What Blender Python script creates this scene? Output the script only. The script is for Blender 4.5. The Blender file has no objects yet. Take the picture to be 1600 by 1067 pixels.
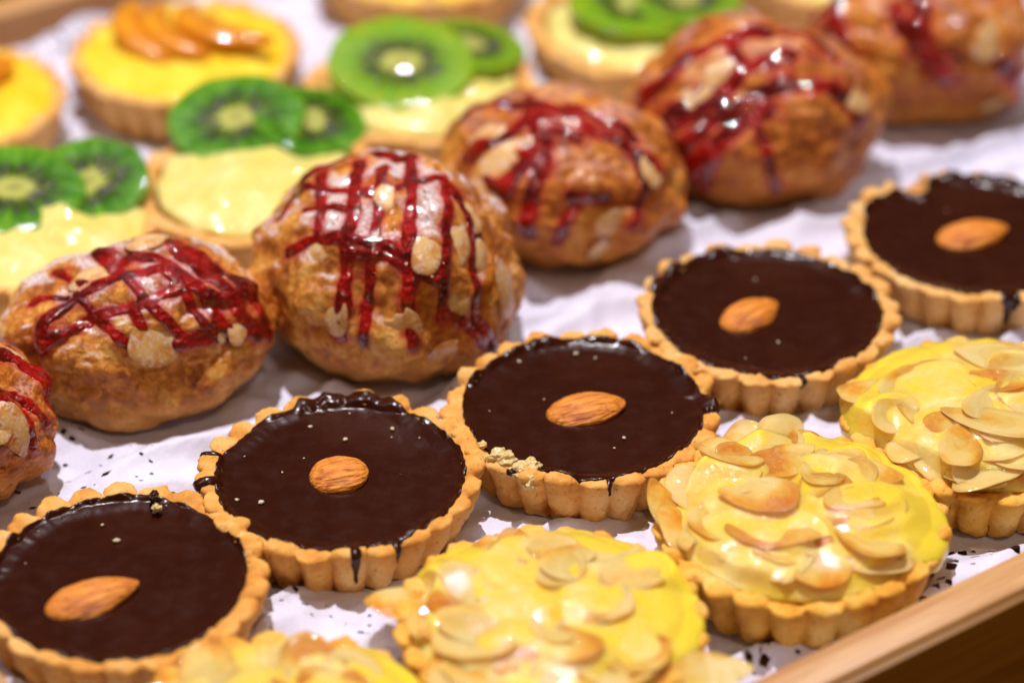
import bpy, math, random
import numpy as np
from mathutils import Vector, Matrix
from mathutils.bvhtree import BVHTree

CM = 0.01            # everything below is measured in centimetres, meshes are stored in metres
RAD = math.radians
scene = bpy.context.scene

# ------------------------------------------------------------------ camera
TH = RAD(33.5); CAM_H = 42.0; CAM_Y = -61.955; F_PX = 4444.0
cd = bpy.data.cameras.new('camera'); cam = bpy.data.objects.new('camera', cd)
scene.collection.objects.link(cam); scene.camera = cam
cam.location = (0, CAM_Y*CM, CAM_H*CM); cam.rotation_euler = (math.pi/2-TH, 0, 0)
cd.sensor_width = 36; cd.lens = F_PX/1600*36
cd.clip_start = 0.02; cd.clip_end = 20
cd.dof.use_dof = True; cd.dof.focus_distance = 0.688; cd.dof.aperture_fstop = 5.2
cd.dof.aperture_blades = 0

# ------------------------------------------------------------------ light
world = bpy.data.worlds.new('World'); scene.world = world; world.use_nodes = True
wn = world.node_tree; bg = wn.nodes['Background']
bg.inputs[0].default_value = (1.0, 0.66, 0.46, 1); bg.inputs[1].default_value = 0.11
def lamp(name, az, el, dist, size, watts, col, shape='DISK', target=(0, 2, 0)):
    l = bpy.data.lights.new(name, 'AREA'); l.shape = shape; l.size = size*CM
    l.energy = watts; l.color = col
    o = bpy.data.objects.new(name, l); scene.collection.objects.link(o)
    d = Vector((math.cos(az)*math.cos(el), math.sin(az)*math.cos(el), math.sin(el)))
    o.location = (Vector(target)+d*dist)*CM
    o.rotation_euler = d.to_track_quat('Z', 'Y').to_euler()
    return o
lamp('ceiling_spot_lamp', RAD(122), RAD(81), 170, 4, 31, (1.0, 0.945, 0.99))
lamp('ceiling_spot_lamp', RAD(88), RAD(64), 175, 4, 5, (1.0, 0.92, 0.94))
lamp('ceiling_spot_lamp', RAD(172), RAD(58), 180, 4, 3.2, (1.0, 0.90, 0.86))
lamp('front_fill_lamp', RAD(-70), RAD(55), 150, 14, 2.6, (1.0, 0.80, 0.62))  # added warm fill, brightens the faces turned to the camera
scene.view_settings.view_transform = 'Standard'; scene.view_settings.look = 'None'
scene.view_settings.exposure = 0.0; scene.view_settings.gamma = 1.0
scene.render.engine = 'CYCLES'
scene.cycles.max_bounces = 8; scene.cycles.transparent_max_bounces = 8
scene.cycles.caustics_reflective = False; scene.cycles.caustics_refractive = False

# ------------------------------------------------------------------ numpy helpers
_rs = np.random.RandomState(7)
_perm = np.concatenate([_rs.permutation(256)]*3)
_grad = _rs.normal(size=(256, 3)); _grad /= np.linalg.norm(_grad, axis=1)[:, None]
def perlin(p):
    p = np.asarray(p, float); i = np.floor(p).astype(int); f = p-i; i &= 255
    u = f*f*f*(f*(f*6-15)+10); out = 0
    for a in (0, 1):
        for b in (0, 1):
            for c in (0, 1):
                h = _perm[_perm[_perm[i[..., 0]+a]+i[..., 1]+b]+i[..., 2]+c]
                g = _grad[h]; d = f-np.array([a, b, c])
                w = (u[..., 0] if a else 1-u[..., 0])*(u[..., 1] if b else 1-u[..., 1])*(u[..., 2] if c else 1-u[..., 2])
                out = out+w*(g*d).sum(-1)
    return out*1.6
def fbm(p, oct=4, gain=.5):
    p = np.asarray(p, float); s = 0; a = 1
    for k in range(oct):
        s = s+a*perlin(p*2**k+17.3*k); a *= gain
    return s
def smooth(a, b, x):
    t = np.clip((np.asarray(x, float)-a)/(b-a), 0, 1); return t*t*(3-2*t)

def make_mesh(name, v, faces, mat=None, sm=True):
    if isinstance(faces, np.ndarray): faces = np.ascontiguousarray(faces)
    me = bpy.data.meshes.new(name)
    v = np.asarray(v, np.float32)*CM
    if isinstance(faces, np.ndarray):
        n, k = faces.shape
        me.vertices.add(len(v)); me.vertices.foreach_set('co', v.ravel())
        me.loops.add(n*k); me.loops.foreach_set('vertex_index', faces.astype(np.int32).ravel())
        me.polygons.add(n); me.polygons.foreach_set('loop_start', np.arange(0, n*k, k, dtype=np.int32))
        me.polygons.foreach_set('loop_total', np.full(n, k, np.int32))
        me.update(calc_edges=True); me.validate()
    else:
        me.from_pydata([tuple(x) for x in v], [], faces)
    me.polygons.foreach_set('use_smooth', [sm]*len(me.polygons)); me.update()
    if mat: me.materials.append(mat)
    return me
def link(name, me, parent=None, loc=(0, 0, 0), rot=(0, 0, 0), label=None):
    o = bpy.data.objects.new(name, me); scene.collection.objects.link(o)
    o.location = Vector(loc)*CM; o.rotation_euler = rot
    if parent: o.parent = parent
    if label: o['label'] = label
    return o
def thing(name, label, cat, loc, rotz=0, group=None):
    o = link(name, None, None, loc, (0, 0, rotz)); o.empty_display_size = 0.01
    o['label'] = label; o['category'] = cat
    if group: o['group'] = group
    return o
def ring_faces(nt, nk):
    # vertex index = t*nk+k ; closed around t
    t = np.arange(nt)[:, None]; k = np.arange(nk-1)[None, :]
    a = t*nk+k; b = ((t+1) % nt)*nk+k
    return np.stack([a, b, b+1, a+1], -1).reshape(-1, 4)
def grid_faces(nx, ny):
    i = np.arange(nx-1)[:, None]; j = np.arange(ny-1)[None, :]
    a = i*ny+j
    return np.stack([a, a+ny, a+ny+1, a+1], -1).reshape(-1, 4)
def vert_normals(v, f):
    n = np.zeros_like(v)
    fn = np.cross(v[f[:, 2]]-v[f[:, 0]], v[f[:, -1]]-v[f[:, 1]])
    if f.shape[1] == 3: fn = np.cross(v[f[:, 1]]-v[f[:, 0]], v[f[:, 2]]-v[f[:, 0]])
    for k in range(f.shape[1]): np.add.at(n, f[:, k], fn)
    return n/np.maximum(np.linalg.norm(n, axis=1), 1e-12)[:, None]
def patch(v, f, nrm, d, t, cut=1.25):
    """a skin lying on a surface: d<1 inside; rounded thickness t, sinks below the surface past the edge"""
    h = np.where(d < 1, t*np.sqrt(np.clip(1-d*d, 0, 1)), -(d-1)*t*1.5-.004)
    vv = v+nrm*h[:, None]
    keep = (d[f] < cut).all(1); ff = f[keep]
    if len(ff) == 0: return None
    used, inv = np.unique(ff, return_inverse=True)
    return vv[used], inv.reshape(ff.shape)
def ico(sub):
    t = (1+5**.5)/2
    v = [(-1,t,0),(1,t,0),(-1,-t,0),(1,-t,0),(0,-1,t),(0,1,t),(0,-1,-t),(0,1,-t),(t,0,-1),(t,0,1),(-t,0,-1),(-t,0,1)]
    f = np.array([(0,11,5),(0,5,1),(0,1,7),(0,7,10),(0,10,11),(1,5,9),(5,11,4),(11,10,2),(10,7,6),(7,1,8),
         (3,9,4),(3,4,2),(3,2,6),(3,6,8),(3,8,9),(4,9,5),(2,4,11),(6,2,10),(8,6,7),(9,8,1)])
    v = np.array(v, float); v /= np.linalg.norm(v, axis=1)[:, None]
    for s in range(sub):
        e = np.sort(np.concatenate([f[:, [0, 1]], f[:, [1, 2]], f[:, [2, 0]]]), axis=1)
        u, inv = np.unique(e, axis=0, return_inverse=True); inv = inv.ravel()
        m = v[u[:, 0]]+v[u[:, 1]]; m /= np.linalg.norm(m, axis=1)[:, None]
        n = len(f); a, b, c = inv[:n]+len(v), inv[n:2*n]+len(v), inv[2*n:]+len(v)
        v = np.concatenate([v, m])
        f = np.concatenate([np.stack([f[:, 0], a, c], 1), np.stack([f[:, 1], b, a], 1), np.stack([f[:, 2], c, b], 1), np.stack([a, b, c], 1)])
    return v, f
ICO = {k: ico(k) for k in (2, 3, 4)}
ICO7 = ico(6)

def ray(x, y):
    u = (x-800)/F_PX; w = (533.5-y)/F_PX
    return np.array([0, CAM_Y, CAM_H]), np.array([u, math.cos(TH)+w*math.sin(TH), -math.sin(TH)+w*math.cos(TH)])
def at(x, y, z):
    """a point measured in the photograph, as a place at height z above the paper (cm)"""
    o, d = ray(x, y); t = (z-o[2])/d[2]; return o+t*d

# ------------------------------------------------------------------ materials
class MatB:
    def __init__(s, name):
        s.m = bpy.data.materials.new(name); s.m.use_nodes = True
        s.nt = s.m.node_tree; s.p = s.nt.nodes['Principled BSDF']; s.out = s.nt.nodes['Material Output']
        tc = s.n('ShaderNodeTexCoord'); s.tc = tc
        mp = s.n('ShaderNodeVectorMath', operation='SCALE'); s.l(tc.outputs['Object'], mp.inputs[0]); mp.inputs['Scale'].default_value = 100
        s.co = mp.outputs[0]          # object coordinates in cm
    def n(s, t, **k):
        x = s.nt.nodes.new(t)
        for a, b in k.items(): setattr(x, a, b)
        return x
    def l(s, a, b): s.nt.links.new(a, b)
    def set(s, **k):
        for a, b in k.items():
            i = s.p.inputs[a.replace('_', ' ')]
            if hasattr(b, 'is_output'): s.l(b, i)
            elif isinstance(b, tuple) and len(b) == 3 and i.type == 'RGBA': i.default_value = b+(1,)
            else: i.default_value = b
        return s
    def noise(s, scale, detail=4, rough=.55, co=None, dist=0, offs=None):
        x = s.n('ShaderNodeTexNoise'); x.inputs['Scale'].default_value = scale; x.inputs['Detail'].default_value = detail
        x.inputs['Roughness'].default_value = rough; x.inputs['Distortion'].default_value = dist
        c = co or s.co
        if offs:
            a = s.n('ShaderNodeVectorMath', operation='ADD'); s.l(c, a.inputs[0]); a.inputs[1].default_value = offs; c = a.outputs[0]
        s.l(c, x.inputs['Vector']); return x.outputs['Fac']
    def ramp(s, fac, stops, interp='LINEAR'):
        r = s.n('ShaderNodeValToRGB'); r.color_ramp.interpolation = interp
        e = r.color_ramp.elements
        while len(e) < len(stops): e.new(.5)
        for q, (p, c) in zip(e, stops):
            q.position = p; q.color = (c if isinstance(c, tuple) else (c, c, c))+(1,)
        s.l(fac, r.inputs[0]); return r.outputs[0]
    def mix(s, fac, a, b, mode='MIX'):
        x = s.n('ShaderNodeMix', data_type='RGBA', blend_type=mode)
        for i, val in ((0, fac), (6, a), (7, b)):
            if hasattr(val, 'is_output'): s.l(val, x.inputs[i])
            elif isinstance(val, tuple): x.inputs[i].default_value = val+(1,)
            else: x.inputs[i].default_value = val
        return x.outputs[2]
    def math(s, op, a, b=0, c=0):
        x = s.n('ShaderNodeMath', operation=op)
        for i, val in enumerate((a, b, c)):
            if hasattr(val, 'is_output'): s.l(val, x.inputs[i])
            else: x.inputs[i].default_value = val
        return x.outputs[0]
    def bump(s, h, dist, strength=1, prev=None, to='Normal'):
        x = s.n('ShaderNodeBump'); x.inputs['Distance'].default_value = dist*CM; x.inputs['Strength'].default_value = strength
        s.l(h, x.inputs['Height'])
        if prev: s.l(prev, x.inputs['Normal'])
        if to: s.l(x.outputs[0], s.p.inputs[to])
        return x.outputs[0]
    def rnd(s):
        return s.n('ShaderNodeObjectInfo').outputs['Random']
    def sepz(s, sock, i):
        x = s.n('ShaderNodeSeparateXYZ'); s.l(sock, x.inputs[0]); return x.outputs[i]

def mat_crust(name, light, mid, dark):
    b = MatB(name)
    n1 = b.noise(.9, 4); n2 = b.noise(7, 5, .65); n3 = b.noise(26, 3, .6)
    c = b.ramp(n1, [(.30, dark), (.48, mid), (.68, light)])
    c = b.mix(b.ramp(n2, [(.30, 0.75), (.44, 0.0)]), c, dark)
    c = b.mix(b.ramp(n3, [(.60, 0.0), (.74, .5)]), c, light)
    sp = b.noise(9, 2, .5, offs=(5, 9, 2))
    c = b.mix(b.ramp(sp, [(.26, .8), (.31, 0.0)]), c, (.12, .045, .012))
    b.set(Base_Color=c, Roughness=b.ramp(n2, [(.3, .75), (.7, .42)]), Specular_IOR_Level=.22,
          Subsurface_Weight=.12, Subsurface_Radius=(1, .5, .2), Subsurface_Scale=.002)
    h = b.mix(.5, n2, n3); b.bump(h, .06, .85)
    return b.m
CRUST = mat_crust('shortcrust', (.88, .54, .19), (.82, .40, .08), (.56, .19, .02))
CRUST_PALE = mat_crust('pale_shortcrust', (.88, .58, .25), (.83, .46, .13), (.60, .24, .035))
CRUST_GOLD = mat_crust('buttery_shortcrust', (.92, .60, .17), (.87, .46, .06), (.62, .22, .012))

def mat_choc():
    b = MatB('dark_chocolate')
    n1 = b.noise(.55, 5, .6, dist=.6); n2 = b.noise(2.2, 4, .6); n3 = b.noise(40, 2)
    c = b.ramp(n1, [(.35, (.024, .0030, .0005)), (.7, (.034, .0055, .0012))])
    b.set(Base_Color=c, Roughness=b.ramp(n2, [(.3, .20), (.75, .34)]), Specular_IOR_Level=.13, Coat_Weight=.4, Coat_Roughness=b.ramp(n2, [(.3, .10), (.7, .26)]))
    bp = b.bump(n2, .03, .35, to=None); b.bump(n3, .004, .3, prev=bp)
    return b.m
CHOC = mat_choc()
def mat_almond():
    b = MatB('almond_skin')
    mp = b.n('ShaderNodeMapping'); b.l(b.co, mp.inputs[0]); mp.inputs['Scale'].default_value = (.9, 9, 9)
    st = b.noise(1.3, 4, .55, co=mp.outputs[0], dist=.4); n = b.noise(14, 4, .6)
    c = b.ramp(st, [(.32, (.30, .06, .003)), (.46, (.66, .19, .012)), (.62, (.84, .35, .04))])
    c = b.mix(b.ramp(n, [(.35, .35), (.55, 0.0)]), c, (.50, .17, .035))
    b.set(Base_Color=c, Roughness=.5, Specular_IOR_Level=.4)
    bp = b.bump(st, .07, 1.0, to=None); b.bump(n, .01, .5, prev=bp)
    return b.m
ALMOND = mat_almond()
def mat_custard(name, a, c2, rough=.16, coat=1.0):
    b = MatB(name)
    n = b.noise(.8, 3); n2 = b.noise(2.2, 3, .55)
    b.set(Base_Color=b.ramp(n, [(.35, a), (.65, c2)]), Roughness=rough+.25, Specular_IOR_Level=.2, Coat_Weight=coat, Coat_Roughness=.05,
          Subsurface_Weight=.35, Subsurface_Radius=(1, .7, .15), Subsurface_Scale=.004)
    b.bump(n2, .14, .7); return b.m
CUSTARD = mat_custard('yellow_custard', (.80, .56, .02), (.82, .62, .05))
CREAM = mat_custard('pale_cream', (.76, .66, .14), (.84, .77, .30), .15, 1.0)
PEACHCREAM = mat_custard('golden_custard', (.92, .58, .012), (.94, .72, .06), .2, .6)
def mat_fill():
    b = MatB('almond_glaze')
    n = b.noise(.75, 4, .6); n2 = b.noise(4.5, 4, .6); n3 = b.noise(1.1, 3, offs=(9, 3, 4))
    c = b.ramp(n, [(.36, (.95, .66, .03)), (.5, (.95, .66, .13)), (.66, (.96, .74, .30))])
    c = b.mix(b.ramp(n3, [(.60, 0.0), (.72, .55)]), c, (.88, .48, .05))
    at_ = b.n('ShaderNodeAttribute'); at_.attribute_name = 'bare'
    c = b.mix(at_.outputs['Fac'], c, (.97, .71, .05))
    b.set(Base_Color=c, Roughness=.4, Specular_IOR_Level=.15, Coat_Weight=.9, Coat_Roughness=.03,
          Subsurface_Weight=.75, Subsurface_Radius=(1, .55, .08), Subsurface_Scale=.005)
    b.bump(n2, .06, .7); return b.m
FILL = mat_fill()
def mat_gel():
    b = MatB('clear_glaze'); nt = b.nt; nt.nodes.remove(b.p)
    n = b.noise(6.0, 3, .6); bp = b.n('ShaderNodeBump'); bp.inputs['Distance'].default_value = .07*CM; bp.inputs['Strength'].default_value = .8; b.l(n, bp.inputs['Height'])
    tr = b.n('ShaderNodeBsdfTransparent'); tr.inputs[0].default_value = (1.0, 1.0, .98, 1)
    gl = b.n('ShaderNodeBsdfGlossy'); gl.inputs['Roughness'].default_value = .04; gl.inputs[0].default_value = (1, 1, 1, 1); b.l(bp.outputs[0], gl.inputs['Normal'])
    df = b.n('ShaderNodeBsdfTranslucent'); df.inputs[0].default_value = (.9, .72, .35, 1)
    fr = b.n('ShaderNodeFresnel'); fr.inputs[0].default_value = 1.45; b.l(bp.outputs[0], fr.inputs['Normal'])
    d2 = b.n('ShaderNodeBsdfDiffuse'); d2.inputs[0].default_value = (.88, .70, .30, 1)
    m0 = b.n('ShaderNodeMixShader'); m0.inputs[0].default_value = .03; b.l(tr.outputs[0], m0.inputs[1]); b.l(d2.outputs[0], m0.inputs[2])
    m = b.n('ShaderNodeMixShader'); b.l(b.math('MINIMUM', fr.outputs[0], .17), m.inputs[0]); b.l(m0.outputs[0], m.inputs[1]); b.l(gl.outputs[0], m.inputs[2])
    nt.nodes.remove(df)
    b.l(m.outputs[0], b.out.inputs[0]); return b.m
GEL = mat_gel()
def mat_flake(name, sugar=0., sat=1.):
    b = MatB(name)
    oi = b.n('ShaderNodeObjectInfo'); r = oi.outputs['Random']
    off = b.n('ShaderNodeVectorMath', operation='SCALE'); off.inputs[0].default_value = (31, 17, 11); b.l(r, off.inputs['Scale'])
    ad = b.n('ShaderNodeVectorMath', operation='ADD'); b.l(b.co, ad.inputs[0]); b.l(off.outputs[0], ad.inputs[1])
    n = b.noise(.75, 3, .5, co=ad.outputs[0]); n2 = b.noise(6, 4, .6, co=ad.outputs[0])
    x = b.math('ADD', b.math('MULTIPLY', b.math('SUBTRACT', n, .5), 1.3), b.math('ADD', .5, b.math('MULTIPLY', b.math('SUBTRACT', r, .5), .24)))
    c = b.ramp(x, [(.30, (.98, .73, .30)), (.47, (.97, .62, .16)), (.60, (.92, .42, .04)), (.74, (.70, .19, .008))])
    c = b.mix(b.ramp(n2, [(.35, .25), (.5, 0.0)]), c, (.96, .68, .28))
    ex, ey = b.sepz(b.co, 0), b.sepz(b.co, 1)
    er = b.math('SQRT', b.math('ADD', b.math('POWER', b.math('DIVIDE', ex, .88), 2), b.math('POWER', b.math('DIVIDE', ey, .56), 2)))
    c = b.mix(b.math('MULTIPLY', b.ramp(er, [(.84, 0.0), (.97, .75)]), b.ramp(n, [(.40, .15), (.60, 1.0)])), c, (.62, .26, .03))
    b.set(Base_Color=c, Roughness=.45, Specular_IOR_Level=.2, Coat_Weight=.9, Coat_Roughness=.04,
          Subsurface_Weight=.5, Subsurface_Radius=(1, .6, .15), Subsurface_Scale=.003)
    b.set(Alpha=.66); b.bump(n2, .045, .8); return b.m
FLAKE = mat_flake('glazed_almond_flake')
def mat_toast_flake():
    b = MatB('toasted_almond_flake'); n = b.noise(2.0, 4)
    ex, ey = b.sepz(b.co, 0), b.sepz(b.co, 1); n5 = b.noise(9, 4, .6)
    er = b.math('SQRT', b.math('ADD', b.math('POWER', b.math('DIVIDE', ex, .78), 2), b.math('POWER', b.math('DIVIDE', ey, .48), 2)))
    c = b.ramp(n, [(.35, (.88, .58, .24)), (.52, (.82, .44, .11)), (.68, (.62, .22, .03))])
    c = b.mix(b.ramp(er, [(.72, 0.0), (.98, .7)]), c, (.50, .17, .02))
    c = b.mix(b.ramp(n5, [(.52, 0.0), (.60, .6)]), c, (.86, .76, .68))
    b.set(Base_Color=c, Roughness=.4, Coat_Weight=.5, Coat_Roughness=.15,
          Subsurface_Weight=.2, Subsurface_Radius=(1, .6, .3), Subsurface_Scale=.002, Alpha=.88)
    b.bump(b.noise(7, 3), .02, .7); return b.m
TFLAKE = mat_toast_flake()
def mat_choux(name, sugar, tone=(1, 1, 1)):
    b = MatB(name)
    oi = b.n('ShaderNodeObjectInfo')
    off = b.n('ShaderNodeVectorMath', operation='SCALE'); off.inputs[0].default_value = (13, 29, 7); b.l(oi.outputs['Random'], off.inputs['Scale'])
    ad = b.n('ShaderNodeVectorMath', operation='ADD'); b.l(b.co, ad.inputs[0]); b.l(off.outputs[0], ad.inputs[1]); co = ad.outputs[0]
    n1 = b.noise(.7, 5, .6, co=co, dist=.5); n2 = b.noise(3.2, 6, .65, co=co, dist=.7); n3 = b.noise(13, 5, .7, co=co); n4 = b.noise(45, 2, .6, co=co)
    c = b.ramp(b.mix(.5, n1, n2), [(.36, (.20, .04, .002)), (.445, (.48, .135, .009)), (.52, (.74, .28, .025)), (.61, (.92, .52, .12))])
    # paler, less baked belly
    z = b.sepz(b.co, 2)
    belly = b.ramp(b.math('ADD', z, b.math('MULTIPLY', n1, 1.2)), [(.0, 1.0), (1.0, 1.0)])
    zz = b.math('SUBTRACT', b.math('ADD', z, b.math('MULTIPLY', n2, 1.4)), .9)
    belly = b.ramp(b.math('MULTIPLY', zz, .8), [(.25, .8), (.85, 0.0)])
    c = b.mix(belly, c, b.mix(n3, (.62, .26, .045), (.82, .43, .13)))
    c = b.mix(b.ramp(n3, [(.34, .7), (.44, 0.0)]), c, (.16, .05, .012))
    c = b.mix(1.0, c, tone, 'MULTIPLY')
    # icing sugar dusted on the upward faces
    ge = b.n('ShaderNodeNewGeometry'); nz = b.sepz(ge.outputs['Normal'], 2)
    d = b.math('MULTIPLY', b.ramp(nz, [(.62, 0.0), (.88, 1.0)]), b.ramp(b.noise(1.0, 3, .5, co=co, offs=(3, 3, 3)), [(.44, .0), (.54, 1.0)]))
    d = b.math('MULTIPLY', d, b.ramp(n3, [(.42, .05), (.52, 1.0)]))
    c = b.mix(b.math('MULTIPLY', d, sugar), c, (.84, .79, .82))
    st = b.n('ShaderNodeAttribute'); st.attribute_name = 'stain'
    c = b.mix(b.math('MULTIPLY', st.outputs['Fac'], b.ramp(n2, [(.35, .95), (.65, .45)])), c, (.55, .03, .018), 'MIX')
    b.set(Base_Color=c, Roughness=b.ramp(n2, [(.35, .30), (.65, .50)]), Specular_IOR_Level=.35, Coat_Weight=.18, Coat_Roughness=.10,
          Subsurface_Weight=.08, Subsurface_Radius=(1, .5, .2), Subsurface_Scale=.002)
    bp = b.bump(n2, .11, .8, to=None); bp = b.bump(n3, .06, .8, prev=bp, to=None); b.bump(n4, .012, .6, prev=bp)
    return b.m
CHOUX = mat_choux('sugared_choux_pastry', 1.0); CHOUX_GLOSSY = mat_choux('golden_choux_pastry', .22, (.92, .76, .46))
def mat_syrup():
    b = MatB('red_berry_syrup')
    n = b.noise(4.2, 2, .5); n2 = b.noise(1.3, 3)
    c = b.ramp(n2, [(.38, (.10, .0004, .0003)), (.62, (.37, .003, .001))])
    b.set(Base_Color=c, Roughness=.3, Specular_IOR_Level=.08, Coat_Weight=1.0, Coat_Roughness=.02, Coat_IOR=1.6)
    b.bump(n, .22, 1.0); return b.m
SYRUP = mat_syrup()
def mat_kiwi(name, g1, g2, g3):
    b = MatB(name)
    x, y = b.sepz(b.co, 0), b.sepz(b.co, 1)
    r = b.math('SQRT', b.math('ADD', b.math('POWER', x, 2), b.math('POWER', b.math('MULTIPLY', y, 1.3), 2)))
    r = b.math('ADD', r, b.math('MULTIPLY', b.math('SUBTRACT', b.noise(1.5, 2), .5), .25))
    ang = b.math('ARCTAN2', y, x)
    cv = b.n('ShaderNodeCombineXYZ'); b.l(b.math('MULTIPLY', b.math('COSINE', ang), 5.5), cv.inputs[0]); b.l(b.math('MULTIPLY', b.math('SINE', ang), 5.5), cv.inputs[1]); b.l(b.math('MULTIPLY', r, .5), cv.inputs[2])
    streak = b.noise(1.6, 3, .6, co=cv.outputs[0])
    c = b.ramp(b.math('DIVIDE', r, 2.1), [(.20, (.60, .62, .16)), (.33, (.28, .38, .03)), (.52, g1), (.80, g2), (1.0, g3)])
    dark = b.math('MULTIPLY', b.ramp(b.math('DIVIDE', r, 2.1), [(.26, 0.0), (.35, 1.0), (.50, .9), (.72, 0.0)]), b.ramp(streak, [(.44, 1.0), (.58, .2)]))
    c = b.mix(b.math('MULTIPLY', dark, .95), c, (.018, .035, .003))
    c = b.mix(b.math('MULTIPLY', b.ramp(streak, [(.48, 0.0), (.60, .8)]), b.ramp(b.math('DIVIDE', r, 2.1), [(.45, 0.0), (.65, 1.0)])), c, (.14, .38, .015))
    b.set(Base_Color=c, Roughness=.2, Specular_IOR_Level=.15, Coat_Weight=1.0, Coat_Roughness=.03, Subsurface_Weight=.25, Subsurface_Radius=(.4, 1, .1), Subsurface_Scale=.002)
    b.bump(b.mix(.5, streak, b.noise(2.6, 3, .6)), .22, .9); return b.m
KIWI = mat_kiwi('kiwi_flesh', (.04, .15, .002), (.045, .20, .001), (.10, .29, .003))
KIWI_LIGHT = mat_kiwi('ripe_kiwi_flesh', (.16, .30, .004), (.19, .37, .003), (.27, .42, .006))
def mat_simple(name, c1, c2, sc, rough, coat=0., cr=.1, bump=0., sss=0.):
    b = MatB(name); n = b.noise(sc, 4)
    b.set(Base_Color=b.ramp(n, [(.35, c1), (.65, c2)]), Roughness=rough, Coat_Weight=coat, Coat_Roughness=cr, Subsurface_Weight=sss, Subsurface_Radius=(1, .5, .1), Subsurface_Scale=.004)
    if bump: b.bump(n, bump, .7)
    return b.m
SEED = mat_simple('kiwi_seed', (.008, .006, .004), (.02, .012, .006), 5, .3, .5)
PEACH = mat_simple('glazed_peach', (.64, .18, .004), (.82, .35, .012), 1.2, .3, .8, .04, .05, .3)
CRUMB = mat_simple('pastry_crumb', (.62, .42, .12), (.75, .60, .30), 8, .6, .2, .2, .05, .1)
CRUMBW = mat_simple('pale_crumb', (.60, .50, .30), (.72, .64, .45), 8, .6)
def mat_wood(name, light, dark, rough=.42):
    b = MatB(name)
    mp = b.n('ShaderNodeMapping'); b.l(b.co, mp.inputs[0]); mp.inputs['Scale'].default_value = (.10, 2.6, 2.6)
    n = b.noise(1.0, 6, .62, co=mp.outputs[0], dist=.3); mp2 = b.n('ShaderNodeMapping'); b.l(b.co, mp2.inputs[0]); mp2.inputs['Scale'].default_value = (.5, 14, 14)
    n2 = b.noise(1.0, 4, .6, co=mp2.outputs[0]); n3 = b.noise(.5, 2)
    c = b.ramp(n, [(.30, dark), (.62, light)])
    c = b.mix(b.ramp(n2, [(.38, .45), (.55, 0.0)]), c, dark)
    c = b.mix(b.ramp(n3, [(.60, 0.0), (.75, .3)]), c, dark)
    b.set(Base_Color=c, Roughness=rough, Specular_IOR_Level=.4); b.bump(n2, .01, .5); return b.m
BAMBOO = mat_wood('bamboo', (.66, .40, .17), (.42, .18, .045))
TABLEWOOD = mat_wood('dark_table_wood', (.26, .115, .006), (.15, .058, .003), .5)
def mat_paper():
    b = MatB('white_lace_paper')
    n = b.noise(1.3, 4, .6); n2 = b.noise(9, 4, .6)
    a = b.n('ShaderNodeAttribute'); a.attribute_name = 'lace'
    mp = b.n('ShaderNodeMapping'); b.l(b.co, mp.inputs[0]); mp.inputs['Rotation'].default_value = (0, 0, RAD(-35)); mp.inputs['Scale'].default_value = (2.0, 2.6, 0)
    v = b.n('ShaderNodeTexVoronoi', distance='MANHATTAN'); v.inputs['Scale'].default_value = 1.0; v.inputs['Randomness'].default_value = .75
    wob = b.n('ShaderNodeVectorMath', operation='ADD'); nz = b.n('ShaderNodeTexNoise'); nz.inputs['Scale'].default_value = 1.2; b.l(b.co, nz.inputs['Vector'])
    b.l(mp.outputs[0], wob.inputs[0]); b.l(nz.outputs['Color'], wob.inputs[1]); b.l(wob.outputs[0], v.inputs['Vector'])
    hole = b.math('LESS_THAN', v.outputs['Distance'], b.math('MULTIPLY', a.outputs['Fac'], .44))
    b.set(Base_Color=b.ramp(n2, [(.3, (.66, .66, .78)), (.7, (.71, .705, .835))]), Roughness=.62, Specular_IOR_Level=.35,
          Alpha=b.math('SUBTRACT', 1.0, hole))
    bp = b.bump(n, .10, .5, to=None); b.bump(n2, .012, .4, prev=bp)
    return b.m
PAPER = mat_paper()

# ------------------------------------------------------------------ setting: table, tray, paper
TA = RAD(35.0)
def tray2w(u, v): return np.array([u*math.cos(TA)-v*math.sin(TA), u*math.sin(TA)+v*math.cos(TA)])
U0, U1, V0, V1 = -17.15, 27.0, -14.65, 23.5
me = make_mesh('table', [(-150, -150, -3.3), (150, -150, -3.3), (150, 150, -3.3), (-150, 150, -3.3)], [(0, 1, 2, 3)], TABLEWOOD)
o = link('table', me); o['kind'] = 'structure'
tray = thing('serving_tray', 'shallow light bamboo tray with plain rim, carrying all the pastries', 'tray', (0, 0, -3.28), TA)
def rbox(name, x0, x1, y0, y1, z0, z1, r, mat, parent, swap=False):
    # rounded-edge bar: long axis local x so the grain runs along it
    L, W, H = x1-x0, y1-y0, z1-z0
    if swap: L, W = W, L
    pr = []
    for cx_, cz_, a0 in ((W/2-r, H/2-r, 0), (-W/2+r, H/2-r, 90), (-W/2+r, -H/2+r, 180), (W/2-r, -H/2+r, 270)):
        for k in range(5):
            a = RAD(a0+22.5*k); pr.append((cx_+r*math.cos(a), cz_+r*math.sin(a)))
    n = len(pr); v = [(-L/2, a, c) for a, c in pr]+[(L/2, a, c) for a, c in pr]
    f = [(i, (i+1) % n, n+(i+1) % n, n+i) for i in range(n)]+[tuple(range(n))[::-1], tuple(range(n, 2*n))]
    me = make_mesh(name, v, f, mat)
    me.polygons.foreach_set('use_smooth', [True]*n+[False]*2)
    return link(name, me, parent, ((x0+x1)/2, (y0+y1)/2, (z0+z1)/2+3.28), (0, 0, math.pi/2 if swap else 0))
HT = 1.55; W = 1.05
rbox('wall', U0-W, U1+W, V0-W, V0, -3.28, HT, .12, BAMBOO, tray)
rbox('wall', U0-W, U1+W, V1, V1+W, -3.28, HT, .12, BAMBOO, tray)
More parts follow.
